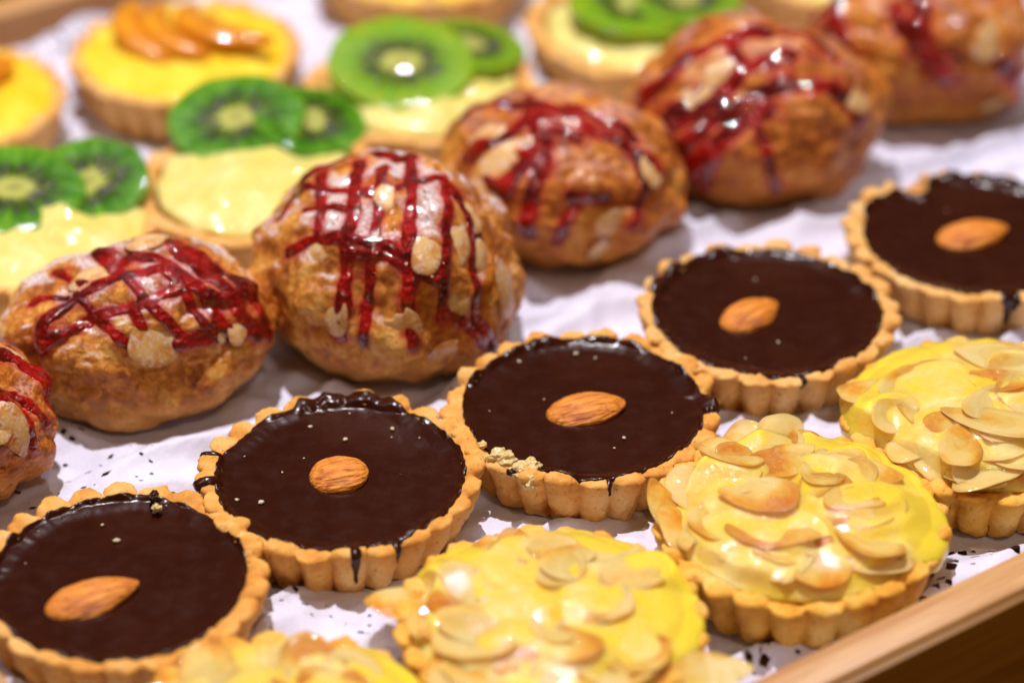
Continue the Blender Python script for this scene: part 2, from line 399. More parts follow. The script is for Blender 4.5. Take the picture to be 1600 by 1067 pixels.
rbox('wall', U0-W, U0, V0+.003, V1-.003, -3.28, HT-.003, .12, BAMBOO, tray, True)
rbox('wall', U1, U1+W, V0+.003, V1-.003, -3.28, HT-.003, .12, BAMBOO, tray, True)
rbox('added_dark_panel', U0-W-.2, U1+W+.2, V0-W-.25, V0-W-.004, -3.27, HT-.10, .03, TABLEWOOD, tray)  # added dark-stained panel, so the near outer wall stays dark
rbox('base', U0+.003, U1-.003, V0+.003, V1-.003, -1.0, -.32, .05, BAMBOO, tray)

FOOT = []   # (x, y, radius) of everything standing on the paper, filled from the lists below
def build_paper():
    nu, nv = 420, 360
    us = np.linspace(U0+.05, U1-.05, nu); vs = np.linspace(V0+.05, V1-.05, nv)
    Ug, Vg = np.meshgrid(us, vs, indexing='ij')
    X = Ug*math.cos(TA)-Vg*math.sin(TA); Y = Ug*math.sin(TA)+Vg*math.cos(TA)
    d = np.full(X.shape, 9.)
    for (x, y, r) in FOOT: d = np.minimum(d, np.hypot(X-x, Y-y)-r)
    free = smooth(-.5, .6, d)
    p = np.stack([Ug*.13+.04*Vg, Vg*.55, X*0+2.2], -1)
    ridge = (1-np.abs(perlin(p))*2.2).clip(0, 1)**2
    big = fbm(np.stack([Ug*.16, Vg*.3, X*0], -1), 3)
    cr = 1-np.abs(fbm(np.stack([X*.6, Y*.6, X*0+8], -1), 3))*1.6
    z = -.03+free*(.55*ridge+.26*big+.13*cr.clip(0, 1)-.05)-(1-free)*.03
    z = np.where(d < -.2, np.minimum(z, -.01), z)
    # the sheet lifts against the tray wall at its edges
    e = np.minimum.reduce([Ug-U0, U1-Ug, Vg-V0, V1-Vg])
    z = z+.25*smooth(.7, 0, e)
    z = np.maximum(z, -.24)
    v = np.stack([X, Y, z], -1).reshape(-1, 3)
    me = make_mesh('lace_paper', v, grid_faces(nu, nv), PAPER)
    lace = np.maximum(smooth(3.2, 1.6, Vg-V0)*.9, smooth(9.5, 7.0, Ug-U0)*(.50+.5*perlin(np.stack([Ug*.5, Vg*.5, X*0], -1))))
    lace = np.maximum(lace, smooth(3., 1.5, V1-Vg)*.9)*smooth(.2, .5, e)
    a = me.attributes.new('lace', 'FLOAT', 'POINT'); a.data.foreach_set('value', lace.ravel().astype(np.float32))
    o = link('lace_paper', me)
    o['label'] = 'crumpled white paper sheet with lace holes lining the tray under the pastries'; o['category'] = 'paper liner'

# ------------------------------------------------------------------ tart builders
NF = 24
def crust_arrays(seed, R=3.36, H=1.5, nt=432, broken=(), thick=.06, flute=.36):
    rs = np.random.RandomState(seed)
    th = np.linspace(0, 2*math.pi, nt, endpoint=False); ph = rs.uniform(0, 2*math.pi)/NF
    x = (th*NF/(2*math.pi)+ph); lobe = np.floor(x).astype(int) % NF
    c = np.abs(np.sin(math.pi*x))**.5               # 1 on a lobe's crest, 0 in the groove
    amp = rs.uniform(.7, 1.25, NF)[lobe]; hh = (rs.uniform(-1.2, .9, NF)*.08)[lobe]*c
    for (a, w, dz) in broken:                         # chipped scallops
        dd = np.abs((th-RAD(a)+math.pi) % (2*math.pi)-math.pi); hh = hh-dz*smooth(w, w*.6, dd)
    # profile : radius offset from R, z fraction, flute weight, rim flag
    prof = [(-99, 0, 0, 0), (-1.6, 0, 0, 0), (-.70, 0, .5, 0), (-.60, .02, .8, 0), (-.55, .07, 1, 0)]
    for k in range(1, 12): prof.append((-.55+.48*(k/12)**.85, .07+.83*k/12, 1, 0))
    prof += [(-.055, .92, 1.0, .5), (-.035, .955, 1., .8), (-.05, .985, .98, 1), (-.10, 1.005, .92, 1), (-.17, 1.015, .8, 1), (-.25, 1.01, .62, 1), (-.33-thick, .99, .5, 1),
             (-.40-thick, .955, .3, .8), (-.44-thick, .90, .22, .4), (-.48-thick, .8, .12, 0), (-.55-thick, .55, .1, 0), (-.7-thick, .4, 0, 0), (-1.6, .36, 0, 0), (-99, .36, 0, 0)]
    nk = len(prof); P = np.zeros((nt, nk, 3))
    oval = 1+.012*np.sin(2*th+rs.uniform(0, 6))+.01*np.sin(3*th+rs.uniform(0, 6))
    for k, (dr, zf, w, rim) in enumerate(prof):
        r = (R+dr)*oval if dr > -50 else np.full(nt, .02)
        r = r+(flute*amp*(c-.55))*w
        z = H*zf+rim*(hh+.16*(c-.75))
        P[:, k, 0] = r*np.cos(th); P[:, k, 1] = r*np.sin(th); P[:, k, 2] = z
    v = P.reshape(-1, 3); f = ring_faces(nt, nk)
    n = vert_normals(v, f)
    d = .055*fbm(v*1.6+seed*7.7, 2)+.04*fbm(v*4.5+seed*3.1, 4)
    rimw = np.tile([p[3] for p in prof], nt)
    d = d+rimw*.05*perlin(v*3.2+seed)+rimw*.045*np.abs(perlin(v*7+seed))+.012*perlin(v*11+seed)
    flat = v[:, 2] < .01
    v = v+n*(d*np.where(flat, 0, 1))[:, None]
    v[:, 2] = np.maximum(v[:, 2], 0)
    info = dict(th=th, prof=prof, nk=nk, nt=nt, v=v, f=f, R=R, H=H)
    return info
def arc_patch(info, ang, z0, z1, w, t, drop_in=.25):
    """distance field for a drip centred on angle ang (deg) that runs over the rim from inside down to height z0"""
    v = info['v']; th = np.repeat(info['th'], info['nk']); k = np.tile(np.arange(info['nk']), info['nt'])
    dth = ((th-RAD(ang)+math.pi) % (2*math.pi)-math.pi)*info['R']
    outer = k >= 4
    z = v[:, 2]
    side = k <= 17
    dz = np.where(side, np.maximum(z0-z, 0), 0)
    wob = 1+.35*perlin(v*2.5+ang)
    taper = np.where(side, .45+.55*smooth(z0, info['H'], z), 1.)
    d = np.sqrt((dth/(w*wob*taper))**2+(dz/.14)**2)
    d = np.where((k >= 4) & (k <= 26), d, 9)
    return d
def add_patch_obj(name, info, d, t, mat, parent):
    n = vert_normals(info['v'], info['f'])
    r = patch(info['v'], info['f'], n, d, t, 1.6)
    if r is None: return
    return link(name, make_mesh(name, r[0], r[1], mat), parent)

def almond_mesh(L, Wd, T, seed, stub=0):
    v, f = ICO[4]; v = v.copy()
    x = v[:, 0]; s = (x+1)/2
    # blunt end at -x, pointed at +x
    wid = np.sqrt(np.clip(1-x*x, 0, 1))
    taper = 1-.38*smooth(.0, 1.0, x)*(1-stub)+.04*smooth(0, -1, x)
    q = np.stack([x*L/2, v[:, 1]*Wd/2*taper, v[:, 2]*T/2*(taper*.5+.5)], 1)
    ang = np.arctan2(v[:, 2], v[:, 1])
    rid = np.abs(perlin(np.stack([x*1.1, np.cos(ang)*5.5, np.sin(ang)*5.5+seed], 1)))
    n = vert_normals(q, f)
    q = q+n*(.05*(rid-.25)*wid)[:, None]+n*(.012*perlin(q*6+seed))[:, None]
    return make_mesh('almond', q, f, ALMOND)
def lump_mesh(name, size, seed, mat, sub=3, rough=.35):
    v, f = ICO[sub]; v = v*(1+rough*fbm(v*1.3+seed*5.1, 3))[:, None]*np.array(size)/2
    return make_mesh(name, v, f, mat)

def chocolate_tart(pos, seed, label, alm, crumbs, drips, over=(), broken=(), thickR=(), edge=3.02, pale=False, tilt=(0, 0), bits=(), gap=()):
    t = thing('chocolate_tart', label, 'tart', (pos[0], pos[1], 0), 0, 'chocolate tarts topped with an almond')
    t.rotation_euler = (RAD(tilt[0]), RAD(tilt[1]), 0)
    if tilt != (0, 0): t.location.z = 3.2*CM*math.sin(RAD(max(abs(tilt[0]), abs(tilt[1]))))*.9
    cr = crust_arrays(seed, broken=broken)
    link('crust', make_mesh('crust', cr['v'], cr['f'], CRUST_PALE if pale else CRUST), t)
    bvh = BVHTree.FromPolygons([tuple(p) for p in cr['v']], [tuple(int(i) for i in q) for q in cr['f']])
    nt, nk = 360, 46
    th = np.linspace(0, 2*math.pi, nt, endpoint=False)
    circ = np.stack([np.cos(th), np.sin(th)], 1)
    re = edge+.05*fbm(np.c_[circ*3.5, th*0+seed*3.7], 3)+.035*perlin(np.c_[circ*14, th*0+seed])
    for (a, w, dr) in list(over)+list(thickR):
        dd = np.abs((th-RAD(a)+math.pi) % (2*math.pi)-math.pi); re = re+dr*smooth(RAD(w), RAD(w)*.45, dd)
    for (a, w, dr) in gap:
        dd = np.abs((th-RAD(a)+math.pi) % (2*math.pi)-math.pi); re = re-dr*smooth(RAD(w), RAD(w)*.3, dd)
    s = np.concatenate([np.linspace(0.004, .8, 18), np.linspace(.82, 1, nk-18-3), [1.004, 1.006, 1.004]])
    r = re[:, None]*s[None, :]
    X = r*np.cos(th)[:, None]; Y = r*np.sin(th)[:, None]
    lvl = cr['H']-.11
    Z = lvl+.018*fbm(np.stack([X*.5, Y*.5, X*0+seed], -1), 2)+.06*smooth(-.55, -.10, r-re[:, None])
    # drape over the pastry where it overflows
    hit = np.full(Z.shape, -9.)
    for i in range(nt):
        for j in range(nk):
            if r[i, j] > 2.6:
                h = bvh.ray_cast(Vector((X[i, j], Y[i, j], 4)), Vector((0, 0, -1)))
                if h[0] is not None: hit[i, j] = h[0].z
    kk = .05
    hh = hit+.045
    Z2 = np.where(hh > -5, np.maximum(Z, hh)+kk*np.exp(-np.abs(Z-hh)/kk)*.4, Z)
    for _ in range(2):
        Z2 = (Z2+np.roll(Z2, 1, 0)+np.roll(Z2, -1, 0)+np.concatenate([Z2[:, :1], Z2[:, :-1]], 1)+np.concatenate([Z2[:, 1:], Z2[:, -1:]], 1))/5
    Z2[:, -3] -= .035; Z2[:, -2] -= .09; Z2[:, -1] -= .22
    Z2[:, -4] -= .008
    v = np.stack([X, Y, Z2], -1).reshape(-1, 3)
    link('chocolate_filling', make_mesh('chocolate_filling', v, ring_faces(nt, nk)[:, ::-1], CHOC), t)
    for (a, z0, w) in drips:
        add_patch_obj('chocolate_drip', cr, arc_patch(cr, a, z0, 9, w, .05), .06, CHOC, t)
    (px, py, L, Wd, yaw, stub) = alm
    T = .56; zc = lvl+.04
    p = at(px, py, zc+.25)-np.array([pos[0], pos[1], 0])
    link('almond', almond_mesh(L, Wd, T, seed, stub), t, (p[0], p[1], zc), (RAD(4), RAD(-4), RAD(yaw)))
    for k, (cx, cy, sz) in enumerate(crumbs):
        p = at(cx, cy, lvl+.03)-np.array([pos[0], pos[1], 0])
        link('crumb', lump_mesh('crumb', (sz, sz*.8, sz*.6), seed+k, CRUMBW, 2), t, (p[0], p[1], lvl+.03+sz*.1), (0, 0, k))
    for k, (cx, cy, z, sz, kind) in enumerate(bits):
        z -= .22
        p = at(cx, cy, z)-np.array([pos[0], pos[1], 0])
        link('pastry_bit' if kind else 'chocolate_drop', lump_mesh('bit', sz, seed+k*3, CRUMB if kind else CHOC, 4, .5 if kind else .3), t, (p[0], p[1], z), (0, 0, k*.7))
    return t

# a few flake shapes shared by all the almond flakes
def flake_mesh(L, Wd, T, bend, seed, mat, cut=0):
    nt, nr = 40, 9
    th = np.linspace(0, 2*math.pi, nt, endpoint=False)
    rr = np.concatenate([np.linspace(0.02, .93, nr-2), [.985, 1.0]])
    outl = 1+.05*np.sin(3*th+seed)+.03*np.sin(5*th+seed*2)
    x0 = np.cos(th)*outl; y0 = np.sin(th)*outl*(1-.28*np.clip(np.cos(th), 0, 1))
    if cut: x0 = np.minimum(x0, cut+.06*np.sin(y0*9+seed))
    X = rr[None, :]*x0[:, None]*L/2; Y = rr[None, :]*y0[:, None]*Wd/2
    rim = np.sqrt(np.clip(1-(rr/1.0)**6, 0, 1)); rim[-1] = 0
    Zb = bend*(X/(L/2))**2+bend*.5*(Y/(Wd/2))**2+.06*np.sin(X*2+seed)*Y
    up = np.stack([X, Y, Zb+T/2*rim], -1); dn = np.stack([X, Y, Zb-T/2*rim], -1)[:, ::-1]
    P = np.concatenate([up, dn[:, 1:]], 1)
    f = ring_faces(nt, P.shape[1])[:, ::-1]
    return make_mesh('almond_flake', P.reshape(-1, 3), f, mat)
FLK = [flake_mesh(L, w, .06, b, s, FLAKE, c) for L, w, b, s, c in
       [(1.9, 1.25, .10, 1, 0), (1.75, 1.15, -.12, 2, 0), (1.6, 1.1, .16, 3, 0), (1.85, 1.2, .05, 4, .35), (1.55, 1.2, -.08, 5, .1), (1.3, 1.0, .1, 6, 0)]]
TFLK = [flake_mesh(L, w, .045, b, s, TFLAKE, c) for L, w, b, s, c in
        [(1.7, 1.0, -.12, 1, 0), (1.5, 1.0, -.10, 2, .3), (1.3, .85, -.05, 3, 0)]]

def almond_tart(pos, seed, label, bare, nfl, hero=(), skip_front=.0):
    """bare: sectors (angle, halfwidth) where smooth custard shows and covers the rim"""
    rnd = random.Random(seed)
    t = thing('almond_flake_tart', label, 'tart', (pos[0], pos[1], 0), 0, 'custard tarts heaped with flaked almonds')
    R = 3.42
    cr = crust_arrays(seed, R=R, H=1.5)
    link('crust', make_mesh('crust', cr['v'], cr['f'], CRUST_GOLD), t)
    def bareness(a):
        m = 0.
        for (b0, w) in bare:
            dd = np.abs((a-RAD(b0)+math.pi) % (2*math.pi)-math.pi); m = np.maximum(m, smooth(RAD(w), RAD(w)*.6, dd))
        return m
    fl = []; tries = 0
    while len(fl) < nfl and tries < 4000:
        tries += 1
        r = 2.72*math.sqrt(rnd.random()); a = rnd.uniform(-math.pi, math.pi)
        if r > 2.15 and float(bareness(a)) > .35: continue
        x, y = r*math.cos(a), r*math.sin(a)
        if any((x-q[0])**2+(y-q[1])**2 < .50**2 for q in fl): continue
        lay = rnd.random()
        dome = 1.57+.40*(1-(r/3.4)**2)
        fl.append([x, y, dome+.13*lay*(1-.5*(r/3.3)**2), rnd.uniform(0, 6.28), rnd.gauss(0, .11), rnd.gauss(0, .11), rnd.randrange(6)])
    for (hx, hy, yaw, rx, ry, z, kind) in hero:
        z -= .27; p = at(hx, hy, z)-np.array([pos[0], pos[1], 0])
        fl.append([p[0], p[1], z, RAD(yaw), RAD(rx)*.65, RAD(ry)*.65, kind])
    # filling climbs up between the flakes
    nt, nk = 300, 60
    th = np.linspace(0, 2*math.pi, nt, endpoint=False); m = bareness(th)
    circ = np.stack([np.cos(th), np.sin(th)], 1)
    re = 3.02+.48*m+.06*fbm(np.c_[circ*2.5, th*0+seed], 3)*(1+.3*m)
    s = np.concatenate([np.linspace(0.004, .9, nk-12), np.linspace(.915, 1, 8), [1.006, 1.008, 1.004, .99]])
    X = re[:, None]*s*np.cos(th)[:, None]; Y = re[:, None]*s*np.sin(th)[:, None]; rr = re[:, None]*s
    base = 1.43+.36*(1-(rr/3.4)**2)+m[:, None]*.22*smooth(3.6, 2.6, rr)+m[:, None]*.10
    Z = base+.05*fbm(np.stack([X*.9, Y*.9, X*0+seed], -1), 3)
    G = Z.copy()
    for q in fl:
        M = Matrix.Rotation(q[3], 3, 'Z') @ Matrix.Rotation(q[5], 3, 'Y') @ Matrix.Rotation(q[4], 3, 'X')
        nrm = np.array(M @ Vector((0, 0, 1)))
        dx, dy = X-q[0], Y-q[1]
        c, s_ = math.cos(q[3]), math.sin(q[3])
        e = np.sqrt(((dx*c+dy*s_)/.85)**2+((-dx*s_+dy*c)/.55)**2)
        pl = q[2]-(nrm[0]*dx+nrm[1]*dy)/nrm[2]+rnd.uniform(-.02, .05)
        G = np.maximum(G, pl+.06-smooth(.7, 1.15, e)*.25-np.clip(e-1.1, 0, 9)*.9)
        pl = pl-smooth(.95, 1.5, e)*.22-np.clip(e-1.4, 0, 9)*.5
        hmix = np.clip(.5+.5*(pl-Z)/.08, 0, 1); Z = Z*(1-hmix)+pl*hmix+.08*hmix*(1-hmix)
    for _ in range(3):
        Z = (2*Z+np.roll(Z, 1, 0)+np.roll(Z, -1, 0)+np.concatenate([Z[:, :1], Z[:, :-1]], 1)+np.concatenate([Z[:, 1:], Z[:, -1:]], 1))/6
    G = np.maximum(G, Z+.03)
    for _ in range(5):
        G = (2*G+np.roll(G, 1, 0)+np.roll(G, -1, 0)+np.concatenate([G[:, :1], G[:, :-1]], 1)+np.concatenate([G[:, 1:], G[:, -1:]], 1))/6
    G = G[:, :-5]-np.linspace(0, 1, nk-5)[None, :]**14*.35
    gv = np.stack([X[:, :-5], Y[:, :-5], G], -1).reshape(-1, 3)
    link('glaze', make_mesh('glaze', gv, ring_faces(nt, nk-5)[:, ::-1], GEL), t)
    edge = np.array([0]*(nk-8)+[.01, .02, .04, .08, .14, .24, .38, .50])
    wet = (.55*m+.45)[:, None]
    fade = smooth(0, .35, re[:, None]-rr)
    Z = Z*fade+(1-fade)*np.minimum(Z, base+.06)
    Z = Z-edge[None, :]*wet
    v = np.stack([X, Y, Z], -1).reshape(-1, 3)
    me = make_mesh('custard_filling', v, ring_faces(nt, nk)[:, ::-1], FILL)
    bb = m[:, None]*smooth(2.0, 2.6, rr)*smooth(-.5, .1, perlin(np.stack([X*.8, Y*.8, X*0+seed+3], -1))+.35)
    a = me.attributes.new('bare', 'FLOAT', 'POINT'); a.data.foreach_set('value', bb.ravel().astype(np.float32))
    link('custard_filling', me, t)
    for q in fl:
        o = link('almond_flake', FLK[q[6]], t, q[:3]); k_ = rnd.uniform(.95, 1.28); o.scale = (k_, k_*rnd.uniform(.85, 1.05), 1)
        o.rotation_euler = (Matrix.Rotation(q[3], 3, 'Z') @ Matrix.Rotation(q[5], 3, 'Y') @ Matrix.Rotation(q[4], 3, 'X')).to_euler()
    return t

def plain_top(cr_H, R, seed, mat, lift, bumpy=.12, nt=240, nk=34, droop=0):
    th = np.linspace(0, 2*math.pi, nt, endpoint=False); circ = np.stack([np.cos(th), np.sin(th)], 1)
    re = R+.07*fbm(np.c_[circ*2, th*0+seed], 3)
    s = np.concatenate([np.linspace(.004, .9, nk-8), [.93, .96, .98, .993, 1, 1.004, 1.0, .98]])
    rr = re[:, None]*s; X = rr*np.cos(th)[:, None]; Y = rr*np.sin(th)[:, None]
    Z = cr_H-.08+lift*(1-(rr/R)**2)+bumpy*fbm(np.stack([X*.7, Y*.7, X*0+seed], -1), 3)+.10
    Z = Z-np.array([0]*(nk-8)+[.005, .015, .035, .07, .12, .2, .3, .4])
    return make_mesh('cream_filling', np.stack([X, Y, Z], -1).reshape(-1, 3), ring_faces(nt, nk)[:, ::-1], mat)

def kiwi_slice_mesh(R, T, seed, mat=None):
    nt = 120
    th = np.linspace(0, 2*math.pi, nt, endpoint=False)
    out = 1+.02*np.sin(2*th+seed)+.025*np.sin(7*th+seed)*.5
    prof = [(0.01, .5), (.12, .5), (.2, .47), (.3, .44), (.45, .46), (.6, .48), (.75, .5), (.88, .5), (.96, .49), (.995, .44), (1.01, .3), (1.0, -.2), (.97, -.45), (.9, -.5), (.01, -.5)]
    P = np.array([[(r*R*o*math.cos(a)*1.0, r*R*o*math.sin(a)*.93, z*T) for r, z in prof] for a, o in zip(th, out)])
    return make_mesh('kiwi_slice', P.reshape(-1, 3), ring_faces(nt, len(prof))[:, ::-1], mat or KIWI)
SEEDM = None
def kiwi_tart(pos, seed, label, slices, lift=.34, cream=CREAM, Rc=2.85):
    global SEEDM
    t = thing('kiwi_tart', label, 'tart', (pos[0], pos[1], 0), 0, 'cream tarts topped with kiwi slices')
    cr = crust_arrays(seed, R=3.45, H=1.65, nt=288, flute=.26)
    link('crust', make_mesh('crust', cr['v'], cr['f'], CRUST_PALE), t)
    link('cream_filling', plain_top(1.65, Rc, seed, cream, lift, .2), t)
    if SEEDM is None:
        v, f = ICO[2]; SEEDM = make_mesh('kiwi_seed', v*np.array([.17, .075, .05]), f, SEED)
    rnd = random.Random(seed)
    for k, (px, py, z, R, rx, ry, rz) in enumerate(slices):
        z -= .17
        p = at(px, py, z)-np.array([pos[0], pos[1], 0])
        s = link('kiwi_slice', kiwi_slice_mesh(R, .5, seed+k, KIWI_LIGHT if seed >= 33 else KIWI), t, (p[0], p[1], z), (RAD(rx), RAD(ry), RAD(rz)))
        for i in range(26):
            a = i/26*6.283+rnd.uniform(-.12, .12); r = R*rnd.uniform(.30, .58)
            link('seed', SEEDM, s, (r*math.cos(a), r*.93*math.sin(a), .235), (0, 0, a))
    return t

def peach_mesh(L, seed):
    # crescent wedge lying on its side
    ns, nc = 40, 20
    s = np.linspace(-1, 1, ns); P = np.zeros((ns, nc, 3))
    for i, a in enumerate(s):
        w = max(.02, math.sqrt(max(0, 1-a*a)))
        cx = math.sin(a*1.15)*L*.62; cy = (math.cos(a*1.15)-.7)*L*.55
        for j in range(nc):
            b = 2*math.pi*j/nc; rr = .36*w*(1+.12*math.cos(2*b))
            nx, ny = math.sin(a*1.15), math.cos(a*1.15)
            o = rr*1.25*math.cos(b); z = rr*math.sin(b)*1.05
            P[i, j] = (cx+nx*o, cy+ny*o, z)
    v = P.reshape(-1, 3)
    i = np.arange(ns-1)[:, None]; j = np.arange(nc)[None, :]
    f = np.stack([i*nc+j, i*nc+(j+1) % nc, (i+1)*nc+(j+1) % nc, (i+1)*nc+j], -1).reshape(-1, 4)
    v = v+vert_normals(v, f)*(.03*perlin(v*2+seed))[:, None]
    return make_mesh('peach_slice', v, f, PEACH)
def peach_tart(pos, seed, label, slices, lift=.35):
    t = thing('peach_tart', label, 'tart', (pos[0], pos[1], 0), 0, 'golden custard tarts with peach slices')
    cr = crust_arrays(seed, R=3.45, H=1.65, nt=288, flute=.26)
    link('crust', make_mesh('crust', cr['v'], cr['f'], CRUST_PALE), t)
    link('custard_filling', plain_top(1.65, 3.18, seed, PEACHCREAM, lift, .1), t)
    for k, (px, py, z, L, yaw) in enumerate(slices):
        p = at(px, py, z)-np.array([pos[0], pos[1], 0])
        link('peach_slice', peach_mesh(L, seed+k), t, (p[0], p[1], z), (RAD(8), RAD(-6+5*k), RAD(yaw)))
    return t

# ------------------------------------------------------------------ cream puffs
def puff(pos, ax, zc, yaw, seed, label, strokes, flakes, blobs=(), rough=1.0):
    """ax: half axes (cm); strokes: [(half width, [(px, py), ...])] measured on the photograph and laid on the pastry"""
    t = thing('cream_puff', label, 'cream puff', (pos[0], pos[1], 0), 0, 'choux puffs drizzled with red syrup')
    C = np.array([0, 0, zc]); A = np.array(ax); cy_, sy_ = math.cos(yaw), math.sin(yaw)
    Rm = np.array([[cy_, -sy_, 0], [sy_, cy_, 0], [0, 0, 1]])
    def shape(u):
        q = u*A
        p = q @ Rm.T+C
        lump = .34*fbm(u*1.2+seed*3.3, 2)+.06*fbm(u*3.0+seed, 3)+rough*(.30*np.abs(perlin(u*2.3+seed*1.9))-.08)+.09*np.abs(perlin(u*5.2+seed))
        crk = np.abs(fbm(u*np.array([2.0, 2.0, 3.4])+seed*1.7, 3)); crack = smooth(.07, .0, crk)*smooth(-.75, -.1, -np.abs(u[:, 2]+.1))
        fine = .026*fbm(u*8+seed, 4, .65)
        dd = lump-(.10*crack*rough)*smooth(-.1, .4, perlin(u*1.3+seed*2.2+.2))+fine*rough
        n = u/A; n /= np.linalg.norm(n, axis=1)[:, None]; n = n @ Rm.T
        p = p+n*dd[:, None]
        # flat underside, rounded foot
        z = p[:, 2]; k = .5
        zz = np.where(z < k, k-(k)*(1-np.exp(-(k-z).clip(0)/k))*1.0, z)
        lowf = smooth(.9, 0., zz)
        p[:, 2] = zz-.0
        p[:, 2] = np.where(z < k, np.maximum(0, zz-.0-.14*lowf), zz)
        return p
    u, f = ICO7
    v = shape(u)
    v[:, 2] -= max(0, v[:, 2].min())
    off = v[:, 2].min()
    pme = make_mesh('pastry', v, f, CHOUX if seed in (42, 43) else CHOUX_GLOSSY); link('pastry', pme, t)
    n = vert_normals(v, f)
    Rinv = Rm.T; P0 = np.array([pos[0], pos[1], zc])
    def onto(px, py):
        o, d = ray(px, py)
        o2 = (Rinv @ (o-P0))/A; d2 = (Rinv @ d)/A
        a = d2 @ d2; b = 2*o2 @ d2; c = o2 @ o2-1; disc = b*b-4*a*c
        tt = (-b-math.sqrt(max(disc, 0)))/(2*a)
        q = o2+tt*d2; q /= np.linalg.norm(q); return q
    # upper half at double resolution for the syrup
    up = u[:, 2] > -.55
    keep = up[f].all(1); f2 = f[keep]
    e = np.sort(np.concatenate([f2[:, [0, 1]], f2[:, [1, 2]], f2[:, [2, 0]]]), axis=1)
    uu, inv = np.unique(e, axis=0, return_inverse=True); inv = inv.ravel(); m = len(f2)
    nu = np.concatenate([u, (lambda q: q/np.linalg.norm(q, axis=1)[:, None])(u[uu[:, 0]]+u[uu[:, 1]])])
    a_, b_, c_ = inv[:m]+len(u), inv[m:2*m]+len(u), inv[2*m:]+len(u)
    f3 = np.concatenate([np.stack([f2[:, 0], a_, c_], 1), np.stack([f2[:, 1], b_, a_], 1), np.stack([f2[:, 2], c_, b_], 1), np.stack([a_, b_, c_], 1)])
    used, i3 = np.unique(f3, return_inverse=True); f3 = i3.reshape(f3.shape); U = nu[used]
    V = shape(U); V[:, 2] -= off; N = vert_normals(V, f3)
    S = U*A
    D = np.full(len(S), 9.)
    for (w, pts) in strokes:
        q = [onto(*p) for p in pts]
        # resample along great arcs with a little wobble
        qq = []
        for i in range(len(q)-1):
            for k in range(6):
                s = k/6; r = q[i]*(1-s)+q[i+1]*s; qq.append(r/np.linalg.norm(r))
        qq.append(q[-1]); qq = np.array(qq)*A
        for i in range(len(qq)-1):
            a, b = qq[i], qq[i+1]; ab = b-a; L2 = ab @ ab+1e-9
            near = (np.abs(S-(a+b)/2).max(1) < w*3+math.sqrt(L2))
            if not near.any(): continue
            X = S[near]; s = np.clip(((X-a) @ ab)/L2, 0, 1)
            d = np.linalg.norm(X-a-s[:, None]*ab, axis=1)/w
            D[near] = np.minimum(D[near], d/.98)
    D = D*(1+.42*fbm(S*1.5+seed, 3))
    low = used < len(u); st = np.zeros(len(u)); dd = D[low]; st[used[low]] = smooth(2.1, .9, dd+.5*perlin(S[low]*2.5))
    a = pme.attributes.new('stain', 'FLOAT', 'POINT'); a.data.foreach_set('value', st.astype(np.float32))
    thick = .06*(1+.4*perlin(S*2.2+seed))
    smoothV = V-N*(fbm(U*8+seed, 4, .6)*.012)[:, None]
    r = patch(smoothV, f3, N, D, thick, 1.3)
    if r: link('syrup_drizzle', make_mesh('syrup_drizzle', r[0], r[1], SYRUP), t)
    for k, (px, py, ang, kind, sc) in enumerate(flakes):
        q = onto(px, py); p = shape(q[None])[0]; p[2] -= off
        nn = q/A; nn = Rm @ (nn/np.linalg.norm(nn))
        # long axis follows the image direction ang
        q2 = onto(px+14*math.cos(RAD(ang)), py-14*math.sin(RAD(ang))); p2 = shape(q2[None])[0]; p2[2] -= off
        tx = Vector(p2-p); nv = Vector(nn); tx = (tx-nv*tx.dot(nv)).normalized(); ty = nv.cross(tx)
        o = link('almond_flake', TFLK[kind], t, p+nn*.05)
        o.rotation_euler = (Matrix((tx, ty, nv)).transposed() @ Matrix.Rotation(.12*math.sin(k*2.3), 3, 'X') @ Matrix.Rotation(.10*math.cos(k*3.1), 3, 'Y')).to_euler(); o.scale = (sc*.86, sc*.86, 1)
    return t

# ------------------------------------------------------------------ positions (cm on the paper)
POS = dict(A=(-8.98, -10.45), B=(-4.15, -6.48), C=(1.78, -3.65), D=(6.7, .75), E=(12.6, 4.6),
           F=(-5.0, -16.0), G=(.85, -12.15), H=(6.75, -8.35), I=(11.7, -4.15),
           P=(-13.2, 4.7), Q=(-7.15, 7.2), R=(-2.75, 12.7), S=(3.9, 16.8), X=(10.5, 21.3),
           T=(-16.7, 12.0), U=(-9.9, 15.0), V=(-2.9, 21.4),
           J=(-14.55, -4.75), K=(-9.6, -.68), L=(-3.35, 1.5), M=(1.35, 6.8), N=(7.0, 10.25), O=(12.5, 14.8))
for k, p in POS.items(): FOOT.append((p[0], p[1], 2.9 if k in 'ABCDEFGHIPQRSTUVX' else 2.4))
build_paper()

chocolate_tart(POS['A'], 11, 'chocolate tart in the left tray corner, with a long slanting almond and thick right crust', (143, 921, 2.25, 1.15, 26, .0),
    [(182, 845, .16), (160, 820, .08), (242, 800, .12), (60, 830, .05), (40, 880, .04), (260, 790, .08)],
    [], thickR=[(20, 60, -.14), (-40, 40, -.06)], over=[(195, 25, .15)], bits=[(240, 775, 1.9, (.22, .4, .25), 0), (245, 793, 1.8, (.2, .22, .16), 1)])
chocolate_tart(POS['B'], 12, 'chocolate tart with a short blunt almond and chocolate spilling over its back rim', (529, 730, 1.45, 1.30, 12, 1),
    [(485, 667, .11), (539, 687, .13), (613, 670, .12), (370, 781, .10), (408, 785, .14), (441, 738, .06), (655, 684, .05), (382, 713, .05), (546, 646, .06), (612, 683, .05), (475, 716, .05)],
    [(168, 1.25, .10), (189, 1.1, .13), (-81, .7, .12), (-63, 1.1, .1)], over=[(84, 24, .30), (106, 10, .22), (-72, 28, .10)], broken=[(140, .5, .12)], gap=[(150, 16, .12)])
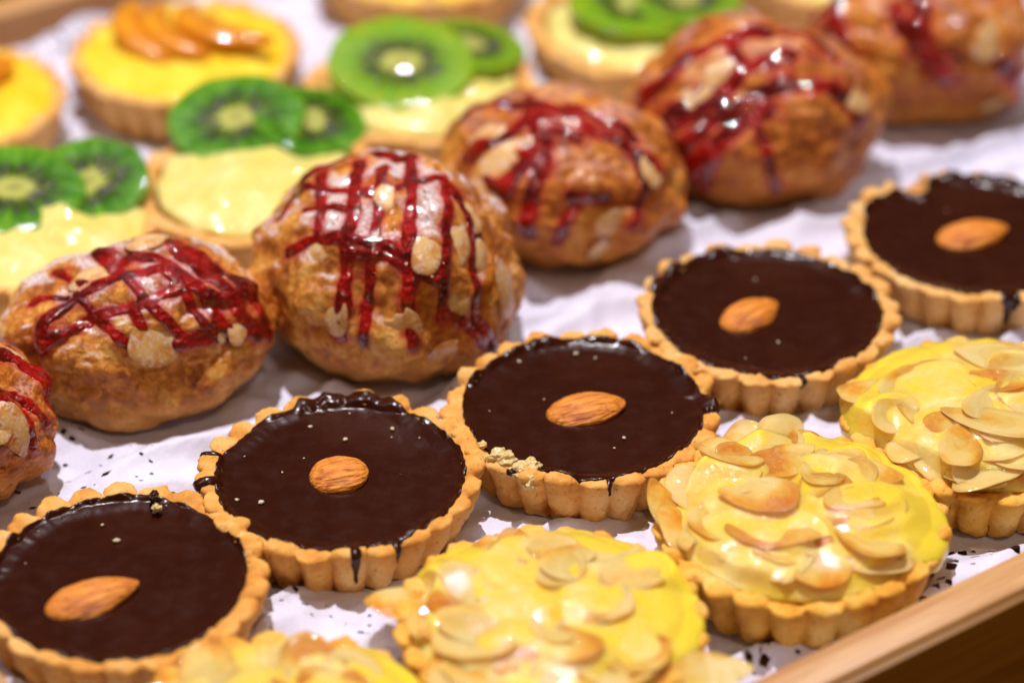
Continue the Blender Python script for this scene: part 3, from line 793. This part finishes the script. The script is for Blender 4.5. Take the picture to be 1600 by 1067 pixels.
chocolate_tart(POS['C'], 13, 'chocolate tart with a long level almond and yellow pastry bits on its front left rim', (916, 628, 2.05, 1.22, 14, .3),
    [(811, 565, .10), (900, 553, .13), (850, 624, .05), (960, 700, .06), (930, 560, .08), (975, 684, .1), (765, 642, .04), (1050, 645, .05)],
    [(-80, 1.15, .08)], over=[(2, 10, .38), (-80, 26, .10), (90, 45, .10)],
    bits=[(782, 716, 1.75, (.62, .5, .4), 1), (822, 733, 1.72, (.72, .5, .42), 1), (828, 752, 1.6, (.4, .35, .35), 1), (754, 695, 1.8, (.2, .2, .15), 1), (800, 738, 1.72, (.3, .2, .2), 0), (1110, 642, 1.72, (.4, .34, .25), 0)])
chocolate_tart(POS['D'], 14, 'chocolate tart with a steeply slanting almond, between the level almond one and the notched one', (1173, 481, 1.85, 1.15, 38, .1),
    [(1143, 390, .16), (1180, 437, .07), (1216, 535, .08), (1165, 560, .05)],
    [(-78, 1.25, .10)], over=[(150, 20, .22), (120, 20, .15), (-80, 25, .12)], pale=True)
chocolate_tart(POS['E'], 15, 'chocolate tart at the right picture edge, with notched chocolate and dark drips on its side', (1521, 356, 2.1, 1.25, 18, .2),
    [(1480, 330, .05)], [(-80, .7, .28), (-58, .3, .25)], over=[(150, 14, .15), (70, 40, .22)], gap=[(116, 11, .45)], broken=[(116, .17, .55)], pale=True, thickR=[(200, 60, -.05)])

almond_tart(POS['F'], 21, 'flaked almond tart at the bottom picture edge, nearest the corner chocolate tart', [(40, 30)], 38)
almond_tart(POS['G'], 22, 'flaked almond tart with smooth yellow right rim, between two other almond tarts', [(35, 75), (140, 18)], 36,
    [(625, 945, 175, 5, -6, 1.75, 5), (1000, 890, 25, 10, 0, 2.3, 3), (1100, 1050, 10, 0, 10, 1.7, 0), (800, 870, 60, 10, 5, 2.3, 4)])
almond_tart(POS['H'], 26, 'flaked almond tart with raised browned flakes and a fluted front, beside the tray rim', [(5, 45), (62, 28)], 38,
    [(1140, 715, 150, 30, 5, 2.35, 0), (1225, 672, 60, 40, 10, 2.25, 1), (1045, 800, 115, 20, -25, 1.9, 0), (1070, 830, 120, 15, -20, 1.9, 1), (1350, 775, 15, -5, 0, 2.45, 3), (1370, 800, 20, 5, 0, 2.35, 1), (1190, 775, 165, -10, 10, 2.45, 0)])
almond_tart(POS['I'], 24, 'flaked almond tart at the right picture edge with large pale flakes and yellow left rim', [(150, 55), (90, 30)], 34,
    [(1395, 650, 45, 35, 0, 2.25, 2), (1500, 700, 80, 5, 0, 2.35, 0), (1545, 735, 10, 25, 0, 2.1, 3), (1550, 660, 160, 8, 0, 2.4, 0), (1475, 660, 55, 12, 0, 2.4, 1), (1370, 615, 10, -5, 0, 2.15, 0), (1560, 560, 160, 0, 0, 2.3, 0)])

kiwi_tart(POS['P'], 31, 'kiwi tart at the left picture edge with two dark green slices', [(138, 292, 2.15, 1.75, 14, -8, 30), (22, 303, 2.30, 1.95, 12, 6, 10)], Rc=3.15)
kiwi_tart(POS['Q'], 32, 'kiwi tart with wide pale cream at its front, behind the tallest puff', [(484, 197, 2.0, 1.75, 12, 3, 60), (370, 192, 2.25, 1.95, 14, -4, 20)])
kiwi_tart(POS['R'], 33, 'blurred kiwi tart with a light green slice, behind the puff with one long flake', [(735, 78, 2.1, 1.8, 8, 4, 100), (627, 105, 2.35, 2.15, 15, 2, 0)])
kiwi_tart(POS['S'], 34, 'kiwi tart at the top picture edge, behind the dark striped puff', [(1070, 10, 2.2, 1.8, 0, 5, 40), (985, 12, 2.35, 2.05, 8, 0, 70)])
kiwi_tart(POS['X'], 35, 'kiwi tart cut by the top picture edge, only its front crust and cream showing', [(1320, -70, 2.2, 1.9, 0, 0, 0)])
peach_tart(POS['T'], 36, 'yellow custard tart at the left picture edge under the far tray wall', [(-60, 120, 2.2, 2.0, 60), (-10, 120, 2.2, 1.6, 70)])
peach_tart(POS['U'], 37, 'round golden custard tart with caramel brown peach slices', [(228, 52, 2.12, 3.0, 115), (272, 50, 2.18, 3.0, 118), (330, 42, 2.18, 3.1, 125), (362, 48, 2.12, 3.0, 128)])
peach_tart(POS['V'], 38, 'peach tart at the top picture edge, mostly hidden behind a kiwi tart', [(620, -60, 2.2, 1.9, 100), (690, -50, 2.2, 1.9, 60)])

puff(POS['J'], (3.3, 2.5, 2.05), 1.85, 0, 41, 'brown cream puff cut by the left picture edge, with a red dipped almond flake',
    [(.22, [(-60, 560), (10, 548), (60, 590), (85, 640)]), (.2, [(-40, 640), (10, 615), (40, 650), (50, 690)]), (.16, [(-30, 600), (30, 610), (75, 660)]), (.2, [(-40, 530), (20, 540), (70, 575), (95, 610)])],
    [(22, 672, -65, 0, 1.0), (8, 540, -20, 0, .9), (0, 660, 80, 2, 1.0)])
puff(POS['K'], (3.5, 2.5, 2.2), 1.78, RAD(12), 42, 'low wide cream puff with a syrup lattice and a broad pale flake at its front',
    [(.17, [(60, 545), (75, 500), (130, 455), (200, 430), (250, 425), (300, 450), (340, 470), (380, 460)]),
     (.15, [(60, 548), (100, 520), (140, 490), (210, 480), (290, 450)]),
     (.15, [(150, 393), (200, 440), (245, 490), (300, 540)]),
     (.13, [(115, 455), (150, 490), (210, 550)]),
     (.13, [(85, 420), (125, 437)]), (.13, [(50, 470), (100, 460)]),
     (.17, [(150, 392), (190, 400), (260, 410), (300, 440), (340, 500), (360, 530)]),
     (.20, [(235, 375), (290, 405), (330, 440), (380, 500), (400, 520)]),
     (.26, [(250, 378), (310, 405), (360, 440), (405, 490), (415, 520)]),
     (.14, [(270, 430), (300, 480), (330, 525)]), (.22, [(280, 540), (320, 530), (355, 520)]), (.15, [(205, 480), (230, 530)]),
     (.12, [(320, 440), (350, 430), (390, 455)])],
    [(255, 532, 15, 1, 1.45), (345, 528, -20, 1, 1.0), (372, 515, 70, 2, .8), (230, 385, 10, 0, .9), (140, 420, 40, 0, 1.0)])
puff(POS['L'], (3.55, 3.15, 2.85), 2.35, RAD(-20), 43, 'tallest cream puff, with a lattice of long syrup runs and many flakes',
    [(.17, [(560, 250), (550, 330), (540, 400), (538, 460), (535, 520)]), (.15, [(600, 255), (590, 330), (580, 400), (575, 470), (570, 530)]),
     (.15, [(505, 260), (500, 330), (495, 370)]), (.17, [(445, 395), (480, 375), (530, 372), (600, 385), (650, 410), (665, 430)]),
     (.2, [(430, 330), (450, 280), (500, 250), (570, 242), (640, 255)]), (.15, [(640, 260), (640, 330), (635, 400), (638, 470), (645, 530)]),
     (.16, [(690, 290), (695, 350), (690, 420), (690, 500)]), (.18, [(700, 300), (735, 350), (745, 420), (750, 500), (760, 545)]),
     (.13, [(440, 300), (520, 290), (600, 300), (690, 290)]), (.12, [(470, 320), (540, 320)]),
     (.15, [(690, 480), (730, 510), (765, 545)]), (.14, [(540, 395), (600, 400), (640, 420), (680, 440)]), (.14, [(630, 400), (655, 430), (640, 450)])],
    [(665, 395, 80, 0, .95), (715, 385, 80, 0, .95), (625, 500, 125, 1, 1.1), (735, 335, 125, 0, .8), (790, 450, 100, 0, 1.2), (490, 390, 20, 0, .9), (700, 540, 20, 1, 1.0), (445, 290, 160, 2, .8), (715, 470, 130, 1, .8), (760, 400, 100, 2, .9), (530, 495, 80, 2, .9), (610, 300, 60, 1, .9)])
puff(POS['M'], (3.35, 2.9, 2.35), 2.05, RAD(-10), 44, 'cream puff with one long pale flake at left and a smooth golden front',
    [(.22, [(820, 145), (840, 200), (850, 250), (830, 320), (825, 370)]), (.2, [(700, 200), (740, 170), (810, 155), (870, 160), (930, 180), (990, 215)]),
     (.22, [(720, 240), (770, 220), (820, 190), (840, 160)]), (.3, [(790, 290), (830, 250), (850, 215)]), (.2, [(860, 165), (920, 200), (970, 220), (1020, 260)]),
     (.17, [(890, 310), (950, 312)]), (.17, [(905, 320), (880, 350), (870, 385)]), (.15, [(1000, 250), (1010, 300), (985, 350)]), (.2, [(740, 270), (790, 300)]),
     (.2, [(840, 170), (860, 200), (900, 215)])],
    [(780, 262, 48, 0, 1.55), (935, 390, 70, 0, .8), (760, 200, 30, 0, 1.0), (950, 350, 60, 2, .9), (1015, 265, 100, 2, 1.0)], rough=1.1)
puff(POS['N'], (3.7, 2.9, 2.6), 2.2, RAD(-8), 45, 'cream puff densely striped with dark syrup at left and glossy gold at right',
    [(.24, [(990, 190), (1040, 120), (1110, 70), (1200, 45)]), (.22, [(1010, 230), (1070, 160), (1140, 110), (1230, 90)]), (.22, [(1030, 260), (1090, 210), (1150, 160), (1230, 130), (1300, 140), (1350, 190)]),
     (.26, [(1060, 285), (1110, 230), (1160, 190), (1200, 170)]), (.25, [(1180, 45), (1250, 60), (1300, 90)]), (.25, [(1140, 60), (1160, 110), (1120, 150), (1060, 190)]),
     (.14, [(1180, 190), (1200, 240), (1210, 290)]), (.2, [(1000, 180), (1040, 190), (1060, 240)]), (.16, [(1120, 240), (1100, 290)])],
    [(1080, 155, 35, 2, 1.1), (1120, 110, 40, 2, 1.), (1335, 150, 130, 1, 1.0)], rough=.9)
puff(POS['O'], (3.25, 2.8, 2.5), 2.15, RAD(10), 46, 'golden cream puff in the top right corner with a red syrup patch in its middle',
    [(.3, [(1320, 0), (1310, 50), (1330, 90)]), (.3, [(1430, -20), (1440, 40), (1450, 90), (1480, 125)]), (.28, [(1400, 20), (1440, 80), (1470, 110)]), (.25, [(1560, 100), (1590, 130), (1590, 160)]), (.2, [(1280, 30), (1340, -10)])],
    [(1545, 60, 60, 0, 1.2), (1550, 160, 20, 2, 1.1)], rough=.9)

# stray bits lying on the paper
def loose(name, label, cat, px, py, size, mat, seed):
    p = at(px, py, 0); me = lump_mesh(name, size, seed, mat, 3, .4)
    o = link(name, me, None, (p[0], p[1], size[2]*.4+.05), (0, 0, seed)); o['label'] = label; o['category'] = cat
loose('chocolate_crumb', 'small dark chocolate crumb on the paper right of the corner chocolate tart', 'crumb', 411, 968, (.35, .3, .25), CHOC, 3)
loose('syrup_drop', 'small drop of red syrup on the paper behind the level almond tart', 'drop', 790, 548, (.4, .3, .2), SYRUP, 5)
